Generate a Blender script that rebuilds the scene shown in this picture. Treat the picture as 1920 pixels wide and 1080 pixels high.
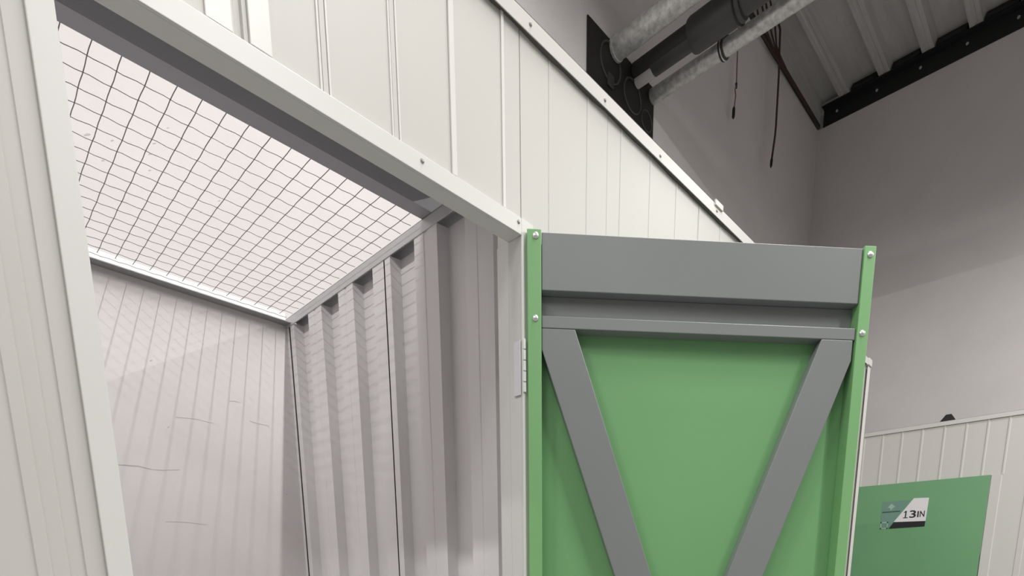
import bpy, bmesh, math, random
from mathutils import Vector, Matrix
random.seed(7)
for o in list(bpy.data.objects):
    bpy.data.objects.remove(o)
scene = bpy.context.scene
COL = scene.collection
ZC = 1.15                       # camera height above the floor
R = math.radians

# ------------------------------------------------------------------ camera
yaw, pit, rol = R(48.355), R(-10.849), R(0.644)
F = Vector((math.sin(yaw)*math.cos(pit), math.cos(yaw)*math.cos(pit), math.sin(pit)))
Rt = Vector((math.cos(yaw), -math.sin(yaw), 0))
Up = Rt.cross(F)
R2 = Rt*math.cos(rol) + Up*math.sin(rol)
U2 = Up*math.cos(rol) - Rt*math.sin(rol)
cd = bpy.data.cameras.new('camera')
cam = bpy.data.objects.new('camera', cd)
COL.objects.link(cam)
m = Matrix.Identity(4)
for i in range(3):
    m[i][0], m[i][1], m[i][2] = R2[i], U2[i], -F[i]
m.translation = (0, 0, ZC)
cam.matrix_world = m
cd.sensor_width = 36
cd.lens = 1050.4/1920*36
cd.shift_x = (960-1094.85)/1920
cd.shift_y = (1286.27-540)/1920
cd.clip_start = 0.02
scene.camera = cam

# ------------------------------------------------------------------ light
w = bpy.data.worlds.new('world')
scene.world = w
w.use_nodes = True
w.node_tree.nodes['Background'].inputs[0].default_value = (0.9, 0.93, 1, 1)
w.node_tree.nodes['Background'].inputs[1].default_value = 0.05

def tube_or_fill(x, y, z, power, length=1.3, width=0.06, rz=0):
    l = bpy.data.lights.new('tube_or_fill', 'AREA')
    l.shape = 'RECTANGLE'; l.size = width; l.size_y = length
    l.energy = power; l.color = (1, 0.985, 0.96)
    o = bpy.data.objects.new('tube_or_fill', l)
    o.location = (x, y, z); o.rotation_euler = (0, 0, rz)
    COL.objects.link(o)

LZ = ZC + 4.18
for y, p in ((-4.6, 55), (-2.9, 60), (-1.2, 55), (0.5, 50), (2.0, 34)):
    tube_or_fill(1.64, y, LZ, p)
for y, p in ((-4.6, 12), (-2.6, 15), (-.6, 46), (1.4, 92)):  # unseen row, added as fill for the unit interior and the door
    tube_or_fill(-2.4, y, ZC + 3.6, p, width=.12)
for y, p in ((-5.0, 60), (-3.2, 66), (-1.4, 66)):
    tube_or_fill(5.6, y, ZC + 3.95, p)

scene.view_settings.view_transform = 'Standard'
scene.view_settings.look = 'None'
scene.view_settings.gamma = 1
scene.view_settings.use_curve_mapping = False
scene.view_settings.exposure = 0.5

# ------------------------------------------------------------------ materials
def mat(name, col, rough=0.5, metal=0.0, noise=0.0, nscale=4.0, bump=0.0, bscale=60.0, stretch=(1, 1, 1), spec=0.5):
    m = bpy.data.materials.new(name)
    m.use_nodes = True
    nt = m.node_tree; b = nt.nodes['Principled BSDF']
    b.inputs['Base Color'].default_value = (*col, 1)
    b.inputs['Roughness'].default_value = rough
    b.inputs['Metallic'].default_value = metal
    b.inputs['Specular IOR Level'].default_value = spec
    tc = nt.nodes.new('ShaderNodeTexCoord')
    mp = nt.nodes.new('ShaderNodeMapping'); mp.inputs['Scale'].default_value = stretch
    nt.links.new(tc.outputs['Object'], mp.inputs['Vector'])
    if noise:
        n = nt.nodes.new('ShaderNodeTexNoise'); n.inputs['Scale'].default_value = nscale
        n.inputs['Detail'].default_value = 5; n.inputs['Roughness'].default_value = 0.6
        nt.links.new(mp.outputs[0], n.inputs['Vector'])
        r = nt.nodes.new('ShaderNodeMapRange')
        r.inputs['From Min'].default_value = 0.3; r.inputs['From Max'].default_value = 0.7
        r.inputs['To Min'].default_value = 1-noise; r.inputs['To Max'].default_value = 1+noise
        nt.links.new(n.outputs['Fac'], r.inputs['Value'])
        mx = nt.nodes.new('ShaderNodeVectorMath'); mx.operation = 'SCALE'
        mx.inputs[0].default_value = col
        nt.links.new(r.outputs[0], mx.inputs['Scale'])
        nt.links.new(mx.outputs[0], b.inputs['Base Color'])
    if bump:
        n2 = nt.nodes.new('ShaderNodeTexNoise'); n2.inputs['Scale'].default_value = bscale
        n2.inputs['Detail'].default_value = 4
        nt.links.new(mp.outputs[0], n2.inputs['Vector'])
        bp = nt.nodes.new('ShaderNodeBump'); bp.inputs['Strength'].default_value = bump
        bp.inputs['Distance'].default_value = 0.01
        nt.links.new(n2.outputs['Fac'], bp.inputs['Height'])
        nt.links.new(bp.outputs[0], b.inputs['Normal'])
    return m

M = dict(
    white=mat('white_powder_coat', (0.575, 0.565, 0.535), 0.45, noise=0.015, nscale=2),
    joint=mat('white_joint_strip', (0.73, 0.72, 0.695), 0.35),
    flange=mat('white_flange', (0.90, 0.90, 0.91), 0.3),
    trim=mat('white_trim', (0.60, 0.59, 0.565), 0.4, noise=0.01),
    jamb=mat('white_frame', (0.69, 0.69, 0.665), 0.4, noise=0.01),
    plaster=mat('painted_wall', (0.675, 0.645, 0.645), 0.9, noise=0.03, nscale=2.2, bump=0.06, bscale=40),
    plaster_dark=mat('crack_line', (0.33, 0.31, 0.31), 0.9),
    greywall=mat('grey_block_wall', (0.35, 0.34, 0.33), 0.9, noise=0.05),
    concrete=mat('concrete_floor', (0.23, 0.225, 0.22), 0.6, noise=0.1, nscale=1.5, bump=0.05),
    deck=mat('galvanised_deck', (0.50, 0.495, 0.485), 0.5, metal=0.1, noise=0.12, nscale=3, stretch=(0.5, 4, 4)),
    black=mat('black_steel', (0.008, 0.008, 0.009), 0.6),
    gap_shade=mat('grey_gap_shade', (0.10, 0.10, 0.09), 0.9),  # dark tone standing in for shade in the cap gap
    soot=mat('dark_trim', (0.035, 0.034, 0.033), 0.6),
    board=mat('black_board', (0.007, 0.0065, 0.006), 0.55, noise=0.3, nscale=6),
    ring=mat('black_rubber', (0.035, 0.036, 0.036), 0.35),
    sheet=mat('grey_corrugated_steel', (0.74, 0.715, 0.73), 0.42, noise=0.02, nscale=2, stretch=(1, 1, 0.2)),
    angle=mat('zinc_angle', (0.56, 0.56, 0.57), 0.4, metal=0.25),
    knuckle=mat('bright_knuckle', (0.85, 0.87, 0.86), 0.25, metal=0.3),
    stub=mat('pale_pipe_end', (0.62, 0.59, 0.60), 0.5),
    ledge=mat('shaded_zinc_ledge', (0.30, 0.30, 0.305), 0.5, metal=0.2),  # same zinc as the angle, darkened for the shade under the ledge
    beam=mat('grey_beam', (0.40, 0.395, 0.43), 0.45),
    wire=mat('mesh_wire', (0.19, 0.185, 0.185), 0.5, metal=0.4),
    green=mat('green_door', (0.17, 0.385, 0.165), 0.45, noise=0.03, nscale=1.5),
    green2=mat('green_door_outer', (0.15, 0.345, 0.17), 0.45, noise=0.03, nscale=2),
    stile=mat('green_edge', (0.20, 0.43, 0.18), 0.4, noise=0.02, nscale=3),
    rail=mat('grey_rail', (0.215, 0.228, 0.23), 0.33, noise=0.03, nscale=1.5),
    dullscrew=mat('dull_screw', (0.42, 0.41, 0.39), 0.45, metal=0.4),
    zinc=mat('zinc_screw', (0.75, 0.75, 0.76), 0.3, metal=0.8),
    hinge=mat('hinge_steel', (0.62, 0.63, 0.66), 0.3, metal=0.6),
    galv=mat('galvanised_pipe', (0.56, 0.56, 0.55), 0.4, metal=0.35, noise=0.3, nscale=26, bump=0.25, bscale=50),
    insul=mat('dark_insulation', (0.03, 0.03, 0.03), 0.6),
    sleeve=mat('dark_grey_sleeve', (0.055, 0.056, 0.055), 0.5),
    brown=mat('brown_cable', (0.055, 0.027, 0.022), 0.5),
    pink=mat('faded_cable', (0.22, 0.15, 0.14), 0.6),
    signw=mat('sign_white', (0.74, 0.72, 0.74), 0.4),
    signb=mat('sign_black', (0.012, 0.012, 0.018), 0.4),
    signg=mat('sign_grey_green', (0.15, 0.27, 0.22), 0.4),
    signd=mat('sign_dark_green', (0.03, 0.09, 0.05), 0.4),
    signl=mat('sign_pale_green', (0.30, 0.47, 0.36), 0.4),
)

# ------------------------------------------------------------------ helpers
class MB:
    def __init__(s): s.v = []; s.f = []
    def add(s, v, f):
        n = len(s.v); s.v += [tuple(p) for p in v]; s.f += [tuple(i+n for i in q) for q in f]
        return s
    def box(s, x0, x1, y0, y1, z0, z1):
        v = [(x0, y0, z0), (x1, y0, z0), (x1, y1, z0), (x0, y1, z0), (x0, y0, z1), (x1, y0, z1), (x1, y1, z1), (x0, y1, z1)]
        return s.add(v, [(0, 3, 2, 1), (4, 5, 6, 7), (0, 1, 5, 4), (1, 2, 6, 5), (2, 3, 7, 6), (3, 0, 4, 7)])
    def prism(s, pts, ax, a, b):
        """closed outline pts (2D) pushed along axis ax from a to b"""
        n = len(pts)
        def P(p, t):
            return {0: (t, p[0], p[1]), 1: (p[0], t, p[1]), 2: (p[0], p[1], t)}[ax]
        v = [P(p, a) for p in pts] + [P(p, b) for p in pts]
        f = [tuple(range(n))[::-1], tuple(range(n, 2*n))] + [(i, (i+1) % n, n+(i+1) % n, n+i) for i in range(n)]
        return s.add(v, f)
    def tube(s, pts, r, n=8):
        pts = [Vector(p) for p in pts]
        rs = r if isinstance(r, (list, tuple)) else [r]*len(pts)
        v = []; f = []
        t0 = (pts[1]-pts[0]).normalized()
        u = t0.orthogonal().normalized()
        for i, p in enumerate(pts):
            t = (pts[min(i+1, len(pts)-1)]-pts[max(i-1, 0)]).normalized()
            u = (u - t*u.dot(t)).normalized(); w_ = t.cross(u)
            for k in range(n):
                a = 2*math.pi*k/n
                v.append(p + (u*math.cos(a)+w_*math.sin(a))*rs[i])
        for i in range(len(pts)-1):
            for k in range(n):
                f.append((i*n+k, i*n+(k+1) % n, (i+1)*n+(k+1) % n, (i+1)*n+k))
        f.append(tuple(range(n))[::-1]); f.append(tuple(range((len(pts)-1)*n, len(pts)*n)))
        return s.add(v, f)
    def build(s, name, m, parent=None, bevel=0, smooth=False, loc=None):
        me = bpy.data.meshes.new(name)
        me.from_pydata(s.v, [], s.f)
        bm = bmesh.new(); bm.from_mesh(me)
        bmesh.ops.recalc_face_normals(bm, faces=bm.faces)
        bm.to_mesh(me); bm.free()
        if smooth:
            for p in me.polygons: p.use_smooth = True
            me.set_sharp_from_angle(angle=R(40))
        me.materials.append(m)
        o = bpy.data.objects.new(name, me)
        COL.objects.link(o)
        if parent: o.parent = parent
        if loc: o.location = loc
        if bevel:
            b = o.modifiers.new('bevel', 'BEVEL'); b.width = bevel; b.segments = 2; b.limit_method = 'ANGLE'
            b.angle_limit = R(40)
        return o

def tag(o, label=None, cat=None, group=None, kind=None):
    for k, v in (('label', label), ('category', cat), ('group', group), ('kind', kind)):
        if v: o[k] = v
    return o
def thing(name, label, cat, loc=(0, 0, 0), rz=0, group=None):
    o = bpy.data.objects.new(name, None); COL.objects.link(o)
    o.empty_display_size = 0.1
    o.location = loc; o.rotation_euler = (0, 0, rz)
    return tag(o, label, cat, group, 'thing')
Z = lambda z: z + ZC            # heights measured from the lens

# ------------------------------------------------------------------ main sizes
D = 1.34        # corridor face of the units
XL, XR = 0.234, 1.212           # clear opening
H1, H2 = 0.950, 0.992           # head trim bottom / top
H3 = 1.478                      # top of the units
YB = 3.257                      # building wall behind the units
XC = 7.883                      # building wall on the right
DZ = 5.62                       # underside of deck
HM = 1.283                      # level of the mesh
XS = 1.339                      # side partition ridge plane
BX = 7.036                      # face of the far row
XE = 4.385                      # end of the near row

# ------------------------------------------------------------------ building shell
def struct(name, mb, m, **k): return tag(mb.build(name, m, **k), kind='structure')
struct('floor', MB().box(-5, XC+.2, -7, YB+.2, -.2, 0), M['concrete'])
wb = struct('wall_back', MB().box(-5, XC+.2, YB, YB+.2, 0, Z(DZ)+.3), M['plaster'])
struct('wall_right', MB().box(XC, XC+.2, -7, YB, 0, Z(DZ)+.3), M['plaster'])
struct('wall_left', MB().box(-5.2, -5, -7, YB+.2, 0, Z(DZ)+.3), M['greywall'])
struct('wall_front', MB().box(-5, XC+.2, -7.2, -7, 0, Z(DZ)+.3), M['greywall'])
# trapezoidal metal deck, ribs along x
prof = []
y = YB + 0.02
lows = [(3.0-.43*k-.115, 3.0-.43*k) for k in range(0, 24)]
up = .085
pts = [(YB+.02, Z(DZ)+up)]
for a, b in lows:
    pts += [(b+.02, Z(DZ)+up), (b, Z(DZ)), (b-.040, Z(DZ)), (b-.046, Z(DZ)+.006), (b-.069, Z(DZ)+.006), (b-.075, Z(DZ)), (a, Z(DZ)), (a-.02, Z(DZ)+up)]
pts.append((-7, Z(DZ)+up)); pts.append((-7, Z(DZ)+up+.05)); pts.append((YB+.02, Z(DZ)+up+.05))
struct('ceiling', MB().prism(pts, 0, -5, XC), M['deck'])
struct('trim_1', MB().box(-5, XC-.03, YB-.032, YB, Z(5.43), Z(5.47)), M['soot'])
struct('trim_2', MB().box(-5, XC-.03, YB-.030, YB, Z(5.47), Z(DZ)+up), M['deck'])

# hairline cracks and chips on the painted wall
def crack(pts, wd, name='crack'):
    mb = MB()
    P = [Vector((p[0], 0, Z(p[1]))) for p in pts]
    v = []
    for i, p in enumerate(P):
        t = (P[min(i+1, len(P)-1)]-P[max(i-1, 0)]).normalized(); n = Vector((-t.z, 0, t.x))
        ww = wd*(.35 if i in (0, len(P)-1) else random.uniform(.7, 1.1))
        for s, yy in ((1, -.0008), (-1, -.0008), (-1, .001), (1, .001)):
            q = p+n*ww*s; v.append((q.x, YB+yy, q.z))
    f = []
    for i in range(len(P)-1):
        for k in range(4):
            f.append((4*i+k, 4*i+(k+1) % 4, 4*i+4+(k+1) % 4, 4*i+4+k))
    f.append((0, 1, 2, 3)); f.append(tuple(4*(len(P)-1)+k for k in (3, 2, 1, 0)))
    mb.add(v, f).build(name, M['crackm'], parent=wb)
M['crackm'] = mat('plaster_crack', (0.50, 0.47, 0.47), 0.9)
crack([(.565, .468), (.60, .471), (.645, .473), (.69, .466)], .003)
crack([(.69, .466), (.73, .468), (.80, .480)], .0012)
crack([(.809, .711), (.85, .716), (.894, .719)], .0014)
crack([(.894, .719), (.96, .714)], .0008)
crack([(1.038, .831), (1.06, .836), (1.085, .834)], .0012)
crack([(1.12, .757), (1.16, .752), (1.205, .752), (1.212, .738)], .0011)
crack([(.72, .24), (.80, .243), (.88, .238)], .001)
for cx_, cz_, s_ in ((.848, 1.813, .007), (.83, 1.765, .008), (.62, 1.728, .012), (.70, 1.75, .006), (.905, 1.90, .005), (.82, 1.70, .006),
                     (1.0, 1.62, .006), (1.08, 1.70, .006), (.74, .93, .006), (.66, 1.66, .006), (.775, .66, .005), (1.27, .42, .006)):
    crack([(cx_-s_, cz_-s_*.3), (cx_, cz_+s_*.5), (cx_+s_*.7, cz_+s_*.9)], s_*.35, 'chip')

# ------------------------------------------------------------------ black steel angle on the right wall
ab = thing('steel_angle', 'black steel angle running along the top of the grey wall under the metal deck', 'beam', (XC, YB-.06, Z(5.44)))
MB().box(-.012, -.0005, -9.2, 0, 0, .178).box(-.09, -.0005, -9.2, 0, .168, .178).build('angle_web', M['black'], ab)
MB().box(-.02, -.0005, .01, .055, -.0, .13).build('end_plate', mat('pale_plate', (.34, .33, .32), .7), ab)
for k in range(0, 12):
    y1 = 3.0-.115-.43*k-YB+.06-.022; y0 = y1-.43+.115+.044
    MB().prism([(-.005, .1795), (-.10, .1795), (-.10, .20), (-.06, .262), (-.005, .262)], 1, y0, y1).build('recess_shade', M['black'], ab)  # black blocks standing in for the soft shade in the deck recesses
for yy in (3.04, 2.60, 2.16, 1.73, 1.30):
    MB().tube([(-.012, yy-YB+.06, .10), (-.022, yy-YB+.06, .10)], .014, 6).build('bolt', M['beam'], ab)

# ------------------------------------------------------------------ white front panels of the near row
def ribbed(x0, x1, z0, z1, ribs, y0=D, th=.012, name='front', parent=None, m=None):
    """sheet facing -y with small upstanding ribs: (centre, half width, height)"""
    pts = [(x0, y0)]
    for c, h, d in sorted(ribs):
        e = min(abs(d)*.5, h*.5)
        pts += [(c-h, y0), (c-h+e, y0-d), (c+h-e, y0-d), (c+h, y0)]
    pts += [(x1, y0), (x1, y0+th), (x0, y0+th)]
    return MB().prism(pts, 2, z0, z1).build(name, m or M['white'], parent)
t = thing('partition_sheet', 'white steel panel with raised vertical ribs directly above the unit doorway', 'panel', (0, 0, 0), group='white steel panels of the near row')
ribbed(XL-.035, 1.215, Z(H1+.005), Z(H3-.01), [(.507, .008, -.006), (.670, .006, .0015), (.8325, .006, .0015)], name='ribbed_sheet', parent=t)
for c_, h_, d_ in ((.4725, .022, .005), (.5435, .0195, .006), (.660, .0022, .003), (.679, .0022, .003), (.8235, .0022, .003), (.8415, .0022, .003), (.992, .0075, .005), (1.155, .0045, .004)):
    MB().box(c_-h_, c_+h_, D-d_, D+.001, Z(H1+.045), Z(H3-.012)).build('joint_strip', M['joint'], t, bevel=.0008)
t = thing('partition_sheet', 'long white steel panel behind the open green door, right of the doorway', 'panel', group='white steel panels of the near row')
rb = [(1.2175, .0012, -.004)]
xx = 1.33
while xx < 4.3:
    rb.append((xx, .004, .0014)); xx += .165
rb += [(1.822, .0010, -.003), (2.147, .0010, -.003), (1.59, .0008, -.001), (3.1, .001, -.003)]
ribbed(1.2155, XE, 0, Z(H3-.01), sorted(rb), name='ribbed_sheet', parent=t)
t = thing('partition_sheet', 'white steel panel at the left edge, left of the doorway frame', 'panel', group='white steel panels of the near row')
ribbed(-1.6, XL-.034, 0, Z(H3-.01), [(-.9, .012, .003), (-.6, .012, .003), (-.3, .012, .003), (-.05, .012, .003), (.03, .012, .003), (.115, .010, .003), (.158, .012, -.003)], name='ribbed_sheet', parent=t)

# door frame
fr = thing('door_frame', 'white steel frame around the open unit doorway', 'door frame', (0, 0, 0))
MB().box(XL-.04, XR+.0, D-.008, D, Z(H1), Z(H2)).box(XL-.04, XR+.0, D, D+.05, Z(H1), Z(H1+.003)).build('head_trim', M['jamb'], fr, bevel=.0012)
MB().box(XL-.036, XL, D-.008, D, 0, Z(H1)).box(XL-.003, XL, D, D+.05, 0, Z(H1)).build('jamb', M['jamb'], fr, bevel=.0012)
MB().box(XR, XR+.045, D-.008, D, 0, Z(H2)).box(XR, XR+.003, D, D+.05, 0, Z(H1)).build('jamb', M['jamb'], fr, bevel=.0012)
MB().box(XR+.003, XR+.035, D+.05, D+.10, 0, Z(H1+.05)).box(XR-.0, XR+.003, D+.05, D+.10, 0, Z(H1+.0)).build('rear_post', M['jamb'], fr, bevel=.001)
def screw(x, y, z, parent, nrm=(0, -1, 0), r=.006, m=None, name='screw'):
    n = Vector(nrm)
    p = Vector((x, y, z))
    MB().tube([p, p+n*.002, p+n*.004], [r*1.35, r*1.3, r*.8], 12).build(name, m or M['zinc'], parent, smooth=True)
for x_ in (.894, 1.201):
    screw(x_, D-.008, Z(.978), fr, r=.0038, m=M['dullscrew'])

# top cap of the near row
tc = thing('cap_strip', 'long white cap strip with screws along the sloping top of the near partition', 'trim')
MB().box(-1.6, XE, D-.016, D-.013, Z(1.436), Z(H3)).box(-1.6, XE, D-.016, D+.03, Z(H3-.003), Z(H3)).build('cap_strip', M['trim'], tc, bevel=.0008)
for x_, z_ in ((1.243, 1.458), (1.556, 1.454), (1.859, 1.452), (.93, 1.456), (.62, 1.456), (2.26, 1.455)):
    screw(x_, D-.016, Z(z_), tc, r=.0038, m=M['dullscrew'])
MB().box(2.24, 2.30, D-.022, D-.015, Z(1.468), Z(1.488)).build('clip', M['trim'], tc, bevel=.001)
gp = [(-1.6, Z(1.46))]
x_ = 4.34
while x_ > -1.6:
    gp.append((x_, Z(1.4385 + random.uniform(-.005, .003)))); x_ -= random.uniform(.05, .09)
gp = [(4.34, Z(1.46))] + gp[1:] + [(-1.6, Z(1.46))]
MB().prism(gp, 1, D-.0125, D-.0015).build('cap_gap_shade', M['gap_shade'], tc)  # wavy dark strip in place of the shade under the cap strip
# end post
ep = thing('corner_post', 'narrow white corner post showing just past the right edge of the open door', 'post', (XE, D, 0))
MB().box(-.045, .012, -.016, -.012, 0, Z(1.43)).box(.008, .012, -.016, .04, 0, Z(1.43)).build('post', M['trim'], ep, bevel=.001)
MB().box(-.055, .016, -.022, .045, Z(1.437), Z(1.480)).build('post_cap', M['trim'], ep, bevel=.003)
# return wall of the near row at its far end
MB().box(-.014, -.004, .045, YB-D-.01, 0, Z(H3-.01)).build('end_sheet', M['white'], ep)

# ------------------------------------------------------------------ grey corrugated side partition inside the unit
DEP = .046
def corrugated(y0, y1, x, ridges, z0, z1, name, parent, m, th=.0015, side=1):
    """sheet seen from -x: ridges at x, valleys at x+DEP"""
    pr = [(x+DEP, y0)]
    edges = []
    for a, b in ridges:
        a_, b_ = max(a, y0), min(b, y1)
        if b_ <= a_: continue
        if a_ > y0: edges += [(x+DEP, a_), (x, a_+.004)]
        else: pr = [(x, y0)]
        mid = (a_+b_)/2
        if b_-a_ > .1:
            edges += [(x, mid-.012), (x+.002, mid-.009), (x+.002, mid+.009), (x, mid+.012)]
        if b_ < y1: edges += [(x, b_-.004), (x+DEP, b_)]
        else: edges += [(x, b_)]
    pr += edges
    if pr[-1][1] < y1-1e-6: pr.append((x+DEP, y1))
    out = pr + [(p[0]+th, p[1]) for p in reversed(pr)]
    return MB().prism(out, 2, z0, z1).build(name, m, parent)
rid = [(1.605, 1.762), (1.917, 2.073), (2.276-.07, 2.365), (2.548, 2.693), (2.856, 3.008), (3.168, 3.40)]
rid = [(1.605, 1.762), (1.917, 2.073), (2.2385, 2.385), (2.548, 2.693), (2.856, 3.008), (3.168, 3.3)]
sp = thing('corrugated_partition', 'grey corrugated steel partition on the right inside the unit', 'partition')
corrugated(1.445, 2.283, XS, rid, 0, Z(1.244), 'corrugated_sheet', sp, M['sheet'])
corrugated(2.293, 3.218, XS, rid, 0, Z(1.244), 'corrugated_sheet', sp, M['sheet'])
MB().box(XS+.0035, XS+.006, 2.26, 2.31, 0, Z(1.240)).build('seam_shade', M['black'], sp)  # black backing that paints the shade in the seam between the sheets
MB().box(XS-.001, XS+.03, 3.219, 3.230, 0, Z(1.240)).build('end_gap_shade', M['black'], sp)  # shade of the gap beside the wall channel, drawn as a black strip
MB().box(XS-.002, XS+.026, 3.2305, 3.2565, 0, Z(1.240)).build('wall_channel', M['sheet'], sp)

# ------------------------------------------------------------------ mesh roof of the unit
mr = thing('wire_mesh_roof', 'wire mesh roof over the storage unit with grey steel edge angles', 'wire mesh')
wires = MB()
wr = .00125
def wob(a): return .0016*math.sin(a*13+1)+.0012*math.sin(a*29)
x_ = .0655; i = 0
while x_ < 1.335:
    ph = random.uniform(0, 6); yy = 1.975; P = []
    while yy < 3.252:
        P.append((x_+.0008*math.sin(yy*43+ph), yy, Z(HM)+.004+.0012*math.sin(yy*86+i*3.14)))
        yy += .0365
    wires.tube(P, wr, 5)
    x_ += .0584; i += 1
yy = 2.005; j = 0
while yy < 3.25:
    ph = random.uniform(0, 6); x_ = .02; P = []
    while x_ < 1.36:
        P.append((x_, yy+.0009*math.sin(x_*53+ph), Z(HM)+.004+.0012*math.sin(x_*107+j*3.14)))
        x_ += .0292
    wires.tube(P, wr, 5)
    yy += .0725; j += 1
wires.build('wire_grid', M['wire'], mr, smooth=True)
MB().prism([(1.943, Z(HM)), (2.006, Z(HM)), (2.006, Z(HM)+.003), (1.946, Z(HM)+.003), (1.946, Z(HM+.11)), (1.943, Z(HM+.11))], 0, 0, XS+.046).build('front_beam', M['beam'], mr)
MB().box(0, XS+.051, D+.10, 1.9425, Z(HM+.08), Z(HM+.083)).build('beam_shade_sheet', M['beam'], mr)  # unseen sheet, added to keep light off the beam's front face
MB().box(XS-.004, XS, 1.50, YB-.004, Z(1.242), Z(HM)).box(XS-.004, XS+.05, 1.50, YB-.004, Z(HM-.003), Z(HM)).box(XS+.048, XS+.051, 1.50, YB-.004, Z(1.235), Z(HM)).build('side_angle', M['angle'], mr, bevel=.0008)
MB().box(0, XS-.005, YB-.058, YB-.0005, Z(1.253), Z(1.257)).build('rear_ledge', M['ledge'], mr, bevel=.0008)
MB().box(0, XS-.005, YB-.0035, YB-.0005, Z(1.2575), Z(1.312)).build('rear_flange', M['flange'], mr)

# ------------------------------------------------------------------ open green door
dz = ZC
dr = thing('storage_door', 'open green storage door seen from inside with grey V braces', 'door', (1.2281, 1.3225, 0), math.atan2(-.7026, .7116))
def q(x0, x1, y0, y1, z0, z1): return MB().box(x0, x1, y0, y1, Z(z0), Z(z1))
zb = -ZC+.03
MB().box(.0, 1.012, .046, .049, Z(zb), Z(.955)).build('door_skin', M['green'], dr)
MB().prism([(-.003, -.007), (.037, -.007), (.037, .045), (.033, .045), (.033, -.003), (.001, -.003), (.001, .05), (-.003, .05)], 2, Z(zb), Z(.966)).build('stile', M['stile'], dr, bevel=.0018)
MB().prism([(.982, .045), (.982, -.007), (1.017, -.007), (1.017, .05), (1.013, .05), (1.013, -.003), (.986, -.003), (.986, .045)], 2, Z(zb), Z(.966)).build('stile', M['stile'], dr, bevel=.0018)
q(.038, .981, .0, .045, .815, .962).build('top_rail', M['rail'], dr, bevel=.0018)
q(.038, .981, .036, .045, .750, .814).build('rail_recess', M['rail'], dr)
q(.038, .981, .0, .045, .7165, .7485).build('cross_bar', M['rail'], dr, bevel=.0018)
def brace(sgn):
    s_ = .353
    def xr(z): return .135+s_*(.7155-z)
    zt, zl = .7155, -.36
    w_ = .117
    pl = [(xr(zt), zt), (.038, zt), (.038, .7155-(.038+w_-.135)/s_), (xr(zl)-w_, zl), (xr(zl), zl)]
    if sgn > 0: pl = [(1.0128-x, z) for x, z in pl]; pl = [(min(x, .981), z) for x, z in pl]
    return MB().prism([(x, Z(z)) for x, z in pl], 1, .0, .0455).build('brace', M['rail'], dr, bevel=.0018)
brace(-1); brace(1)
q(.038, .981, .0, .045, -.45, -.361).build('middle_bar', M['rail'], dr, bevel=.0018)
q(.038, .981, .0, .045, zb, zb+.10).build('bottom_rail', M['rail'], dr, bevel=.0018)
for x_, z_ in ((.0215, .949), (.0195, .738), (1.000, .943), (.998, .733)):
    p = Vector((x_, -.007, Z(z_)))
    MB().tube([p, p+Vector((0, -.002, 0)), p+Vector((0, -.005, 0))], [.0085, .0085, .0045], 14).build('rivet', M['zinc'], dr, smooth=True)
# hinge
hg = MB().box(-.0155, -.0125, .018, .046, Z(.532), Z(.681)).build('hinge_leaf', M['hinge'], dr, bevel=.0006)
# leaf lies flat on the jamb return; turn it back into the frame's direction
hg.matrix_parent_inverse = Matrix.Identity(4)
me = hg.data
ang = -dr.rotation_euler.z
base = Vector((1.2281, 1.3225, 0))
for v in me.vertices:
    lx = (XR-.0028) + (0 if v.co.x > -.014 else -.003)
    wy = D-.003 + (v.co.y-.018)
    wp = Vector((lx, wy, v.co.z))-base
    c_, s_ = math.cos(ang), math.sin(ang)
    v.co = Vector((wp.x*c_-wp.y*s_, wp.x*s_+wp.y*c_, wp.z))
for k in range(5):
    z0 = .541+k*.0292
    MB().tube([(-.0135, .000, Z(z0)), (-.0135, .000, Z(z0+.0262))], .0055, 12).build('knuckle', M['knuckle'], hg, smooth=True)

# ------------------------------------------------------------------ far row of units
fp = thing('far_partition', 'white ribbed partition of the far storage row above and beside the green door', 'partition', (BX, 0, 0))
pts = []
ribs2 = [2.9, 2.7, 2.5, 2.3, 2.11, 1.92, 1.73, 1.54, 1.34, 1.15, .97, .80, .60, .4, .2, 0, -.3, -.6, -.9]
pf = [(0, -1.5)]
for c in sorted(ribs2):
    pf += [(0, c-.012), (-.005, c-.006), (-.005, c+.006), (0, c+.012)]
pf += [(0, YB-.01), (.012, YB-.01), (.012, -1.5)]
MB().prism(pf, 2, Z(1.05), Z(1.60)).build('ribbed_sheet', M['white'], fp)
pf2 = [(0, -1.5), (0, .30), (-.005, .306), (-.005, .318), (0, .324), (0, .55), (-.004, .556), (-.004, .60), (0, .606), (0, .80), (-.008, .806), (-.008, .885), (0, .889), (.012, .889), (.012, -1.5)]
MB().prism(pf2, 2, 0, Z(1.05)).build('side_sheet', M['white'], fp)
MB().box(0, .012, 2.86, YB-.01, 0, Z(1.05)).build('side_sheet', M['white'], fp)
MB().box(0, XC-BX-.02, -1.5, -1.49, 0, Z(1.60)).build('end_sheet', M['white'], fp)
ft = thing('cap_strip', 'white cap strip along the top of the far partition at the right', 'trim', (BX, 0, Z(1.58)))
MB().box(-.014, -.010, -1.5, YB-.01, 0, .042).box(-.014, .03, -1.5, YB-.01, .039, .042).build('cap_strip', M['trim'], ft, bevel=.001)

fd = thing('storage_door', 'closed green storage door with the 13IN sign in the far row', 'door', (BX-.02, .893, 0))
MB().box(0, .016, 0, 1.95, .03, Z(1.052)).build('door_skin', M['green2'], fd, bevel=.0015)
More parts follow.
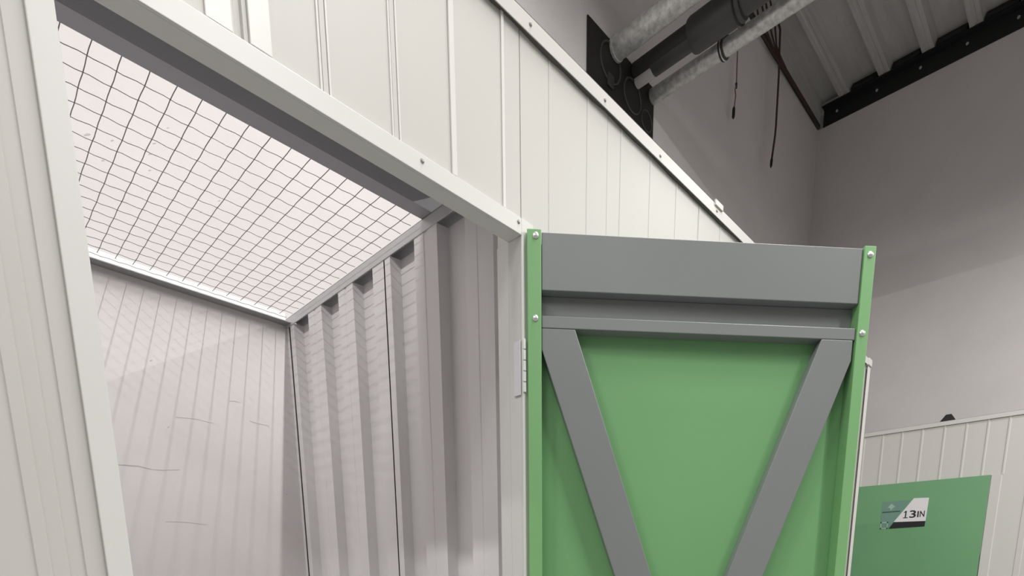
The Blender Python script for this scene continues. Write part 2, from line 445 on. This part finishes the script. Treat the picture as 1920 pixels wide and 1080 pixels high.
# sign sheet on that door
sg = MB()
def flat(name, pts, m, dx, parent):
    o = MB().prism([(y-.893, Z(z)) for y, z in pts], 0, -dx-.0008, -dx+.0006).build(name, m, parent)
    return o
base_ = flat('number_sign', [(1.850, .650), (1.852, .868), (1.575, .868), (1.760, .590), (1.850, .583)], M['signg'], .0004, fd)
tag(base_, 'white, black and pale green number sign reading 13IN')
flat('white_field', [(1.545, .884), (1.404, .878), (1.411, .642), (1.718, .647)], M['signw'], .0012, base_)
flat('black_bar', [(1.716, .646), (1.412, .641), (1.415, .586), (1.762, .578)], M['signb'], .0014, base_)
flat('dark_line', [(1.842, .750), (1.842, .762), (1.662, .764), (1.668, .753)], M['signd'], .0014, base_)
flat('leaf_emblem', [(1.757, .845), (1.718, .808), (1.735, .80), (1.760, .772), (1.768, .795), (1.793, .805)], M['signl'], .0014, base_)
sq = MB()
for a, b, c, d in ((1.848, 1.772, .640, .652), (1.848, 1.772, .579, .590), (1.848, 1.836, .579, .652), (1.784, 1.772, .579, .652)):
    sq.box(-.0022, -.001, b-.893, a-.893, Z(c), Z(d))
sq.build('square_emblem', M['signl'], base_)
def text(body, yl, yr, z0, z1, parent):
    """lettering fitted between yl and yr, z0 and z1 on the door face"""
    cu = bpy.data.curves.new('lettering', 'FONT'); cu.body = body; cu.size = 1; cu.extrude = .004; cu.offset = .018
    o = bpy.data.objects.new('lettering', cu); COL.objects.link(o)
    bpy.context.view_layer.update()
    dg = bpy.context.evaluated_depsgraph_get()
    me = bpy.data.meshes.new_from_object(o.evaluated_get(dg))
    bpy.data.objects.remove(o)
    xs = [v.co.x for v in me.vertices]; ys = [v.co.y for v in me.vertices]
    for v in me.vertices:
        x, y, z = v.co
        u = (x-min(xs))/(max(xs)-min(xs)); t_ = (y-min(ys))/(max(ys)-min(ys))
        v.co = (-.0024-z*.1, yl-.893-u*(yl-yr), Z(z0)+t_*(z1-z0))
    me.materials.clear(); me.materials.append(M['signb'])
    ob = bpy.data.objects.new('lettering', me); COL.objects.link(ob); ob.parent = parent
flat('lettering', [(1.630, .690), (1.630, .6815), (1.584, .6805), (1.584, .689), (1.602, .6893), (1.599, .7575), (1.610, .758), (1.626, .744), (1.624, .736), (1.6125, .743), (1.614, .6897)], M['signb'], .0018, base_)
text('3', 1.570, 1.508, .681, .759, base_)
text('I', 1.496, 1.482, .685, .748, base_)
text('N', 1.472, 1.427, .686, .748, base_)

tip = thing('lamp_bracket', 'small black pointed bracket peeking over the far white partition', 'bracket', (BX+.25, 1.39, Z(1.60)))
MB().add([(-.05, -.16, -.02), (.05, -.16, -.02), (.05, .12, -.02), (-.05, .12, -.02), (-.03, -.05, .14), (.03, -.05, .14), (.03, .0, .14), (-.03, .0, .14)],
         [(0, 3, 2, 1), (4, 5, 6, 7), (0, 1, 5, 4), (1, 2, 6, 5), (2, 3, 7, 6), (3, 0, 4, 7)]).build('bracket_plate', M['black'], tip, bevel=.004)

# ------------------------------------------------------------------ pipes through the back wall
fb = thing('firestop_board', 'black board set in the grey wall where the pipes come through', 'board', (4.02, YB, Z(3.5)))
MB().box(3.612-4.02, 4.44-4.02, -.012, 0, -.5, .478).build('board_face', M['board'], fb)
def ring(cx, cz, r, t_, parent):
    P = [(cx+r*math.cos(a), -.014, cz+r*math.sin(a)) for a in [2*math.pi*k/40 for k in range(41)]]
    MB().tube(P, t_, 8).build('collar', M['ring'], parent, smooth=True)
ring(3.87-4.02, .33, .12, .008, fb); ring(4.15-4.02, .27, .11, .007, fb); ring(4.345-4.02, .20, .07, .006, fb)
MB().box(3.83-4.02, 3.90-4.02, -.03, -.012, .17, .25).build('clip', M['ring'], fb, bevel=.004)

P1 = (3.925, 3.945); P3 = (4.412, 3.905); P2 = (4.185, 3.945)
p = thing('steel_pipe', 'thick galvanised steel pipe leaving the black board highest, at its upper left', 'pipe', (P1[0], YB, Z(P1[1])), group='galvanised pipes at the black board')
MB().tube([(0, -.016, 0), (0, -3.3, 0)], .070, 32).build('pipe_body', M['galv'], p, smooth=True)
MB().tube([(0, -.016, 0), (0, -.034, 0)], .076, 32).build('end_ring', M['galv'], p, smooth=True)
p = thing('steel_pipe', 'thin galvanised steel pipe with a ring clamp, lowest of the pipes', 'pipe', (P3[0], YB, Z(P3[1])), group='galvanised pipes at the black board')
MB().tube([(0, -.016, 0), (0, -3.3, 0)], .052, 28).build('pipe_body', M['galv'], p, smooth=True)
P = [(.058*math.cos(a), -.66+.0, .058*math.sin(a)) for a in [2*math.pi*k/32 for k in range(33)]]
cl = MB()
for oy in (-.012, .012):
    cl.tube([(a, b+oy, c) for a, b, c in P], .007, 8)
c1 = cl.build('ring_clamp', M['soot'], p, smooth=True)
MB().tube([(a*1.02, b, c*1.02) for a, b, c in P], .006, 8).build('clamp_band', M['zinc'], c1, smooth=True)
MB().box(-.018, .018, -.69, -.63, .055, .12).build('clamp_lug', M['black'], c1, bevel=.004)
p = thing('insulated_pipe', 'dark insulated pipe with a wide grey sleeve between the two steel pipes', 'pipe', (P2[0], YB, Z(P2[1])))
MB().tube([(.0, -.016, .0), (.0, -.62, .0)], .062, 28).build('insulation', M['insul'], p, smooth=True)
MB().tube([(.02, -.17, -.02), (.02, -.62, -.02)], .064, 28).build('insulation', M['sleeve'], p, smooth=True)
MB().tube([(.016, -.016, -.054), (.016, -.175, -.054)], .042, 20).build('pipe_end', M['stub'], p, smooth=True)
MB().tube([(.02, -.52, -.01), (.02, -.54, -.01), (.02, -.90, -.01), (.02, -.92, -.01)], [.098, .104, .104, .098], 32).build('grey_sleeve', M['sleeve'], p, smooth=True)
MB().tube([(.02, -.90, -.005), (.02, -1.6, -.005)], .085, 28).build('grey_sleeve', M['sleeve'], p, smooth=True)
P = [(.02+.108*math.cos(a), -.885, -.01+.108*math.sin(a)) for a in [2*math.pi*k/32 for k in range(33)]]
MB().tube(P, .006, 8).build('strap', M['black'], p, smooth=True)

# ------------------------------------------------------------------ cables near the back wall
c = thing('hanging_cable', 'thin faded cable with a small black plug hanging below the lowest steel pipe', 'cable', (5.70, 3.2, Z(4.4)), group='loose cables hanging by the back wall')
P = [(.0, .03, DZ-4.4), (-.005, 0, .95), (-.003, 0, .577), (.010, 0, .30), (-.01, 0, .24), (.008, 0, .20), (-.01, 0, .08)]
MB().tube(P, .006, 6).build('cable', M['pink'], c, smooth=True)
MB().tube([(-.01, 0, .10), (-.014, 0, .08), (-.016, 0, .01), (-.014, 0, -.005)], [.005, .014, .014, .005], 10).build('plug', M['black'], c, smooth=True)
MB().tube([(.008, 0, .26), (.008, 0, .30)], .011, 8).build('splice', M['soot'], c, smooth=True)
c = thing('hanging_cable', 'long brown cable with a dark tip hanging at the end of the ceiling', 'cable', (6.47, 3.14, Z(4.3)), group='loose cables hanging by the back wall')
P = [(-.02, .03, DZ-4.3), (-.03, 0, 1.24), (-.017, 0, 1.075), (.005, 0, .86), (.011, 0, .62), (.014, 0, .42), (.008, 0, .33), (-.015, 0, .20), (-.035, 0, .09)]
MB().tube(P, .011, 8).build('cable', M['brown'], c, smooth=True)
MB().tube([(-.033, 0, .10), (-.036, 0, .085), (-.041, 0, .03), (-.042, 0, .01)], [.008, .015, .013, .004], 8).build('plug', M['black'], c, smooth=True)
c = thing('cable_bundle', 'bundle of dark brown cables following the top edge of the grey wall', 'cable', (6.16, 3.2, Z(5.37)))
for k, (dx, dzz) in enumerate(((0, .003), (.09, .06), (.14, .11), (.21, .165))):
    MB().tube([(-.40+dx, -.01*k, .40+dzz), (dx, -.012*k, dzz), (.27, -.012*k, .012*k), (.36, -.008*k, .006+.008*k), (.63, .0, .02+.006*k), (1.1, .01, .04+.004*k), (1.5, .012, .05)], .009, 6).build('cable', M['brown'], c, smooth=True)
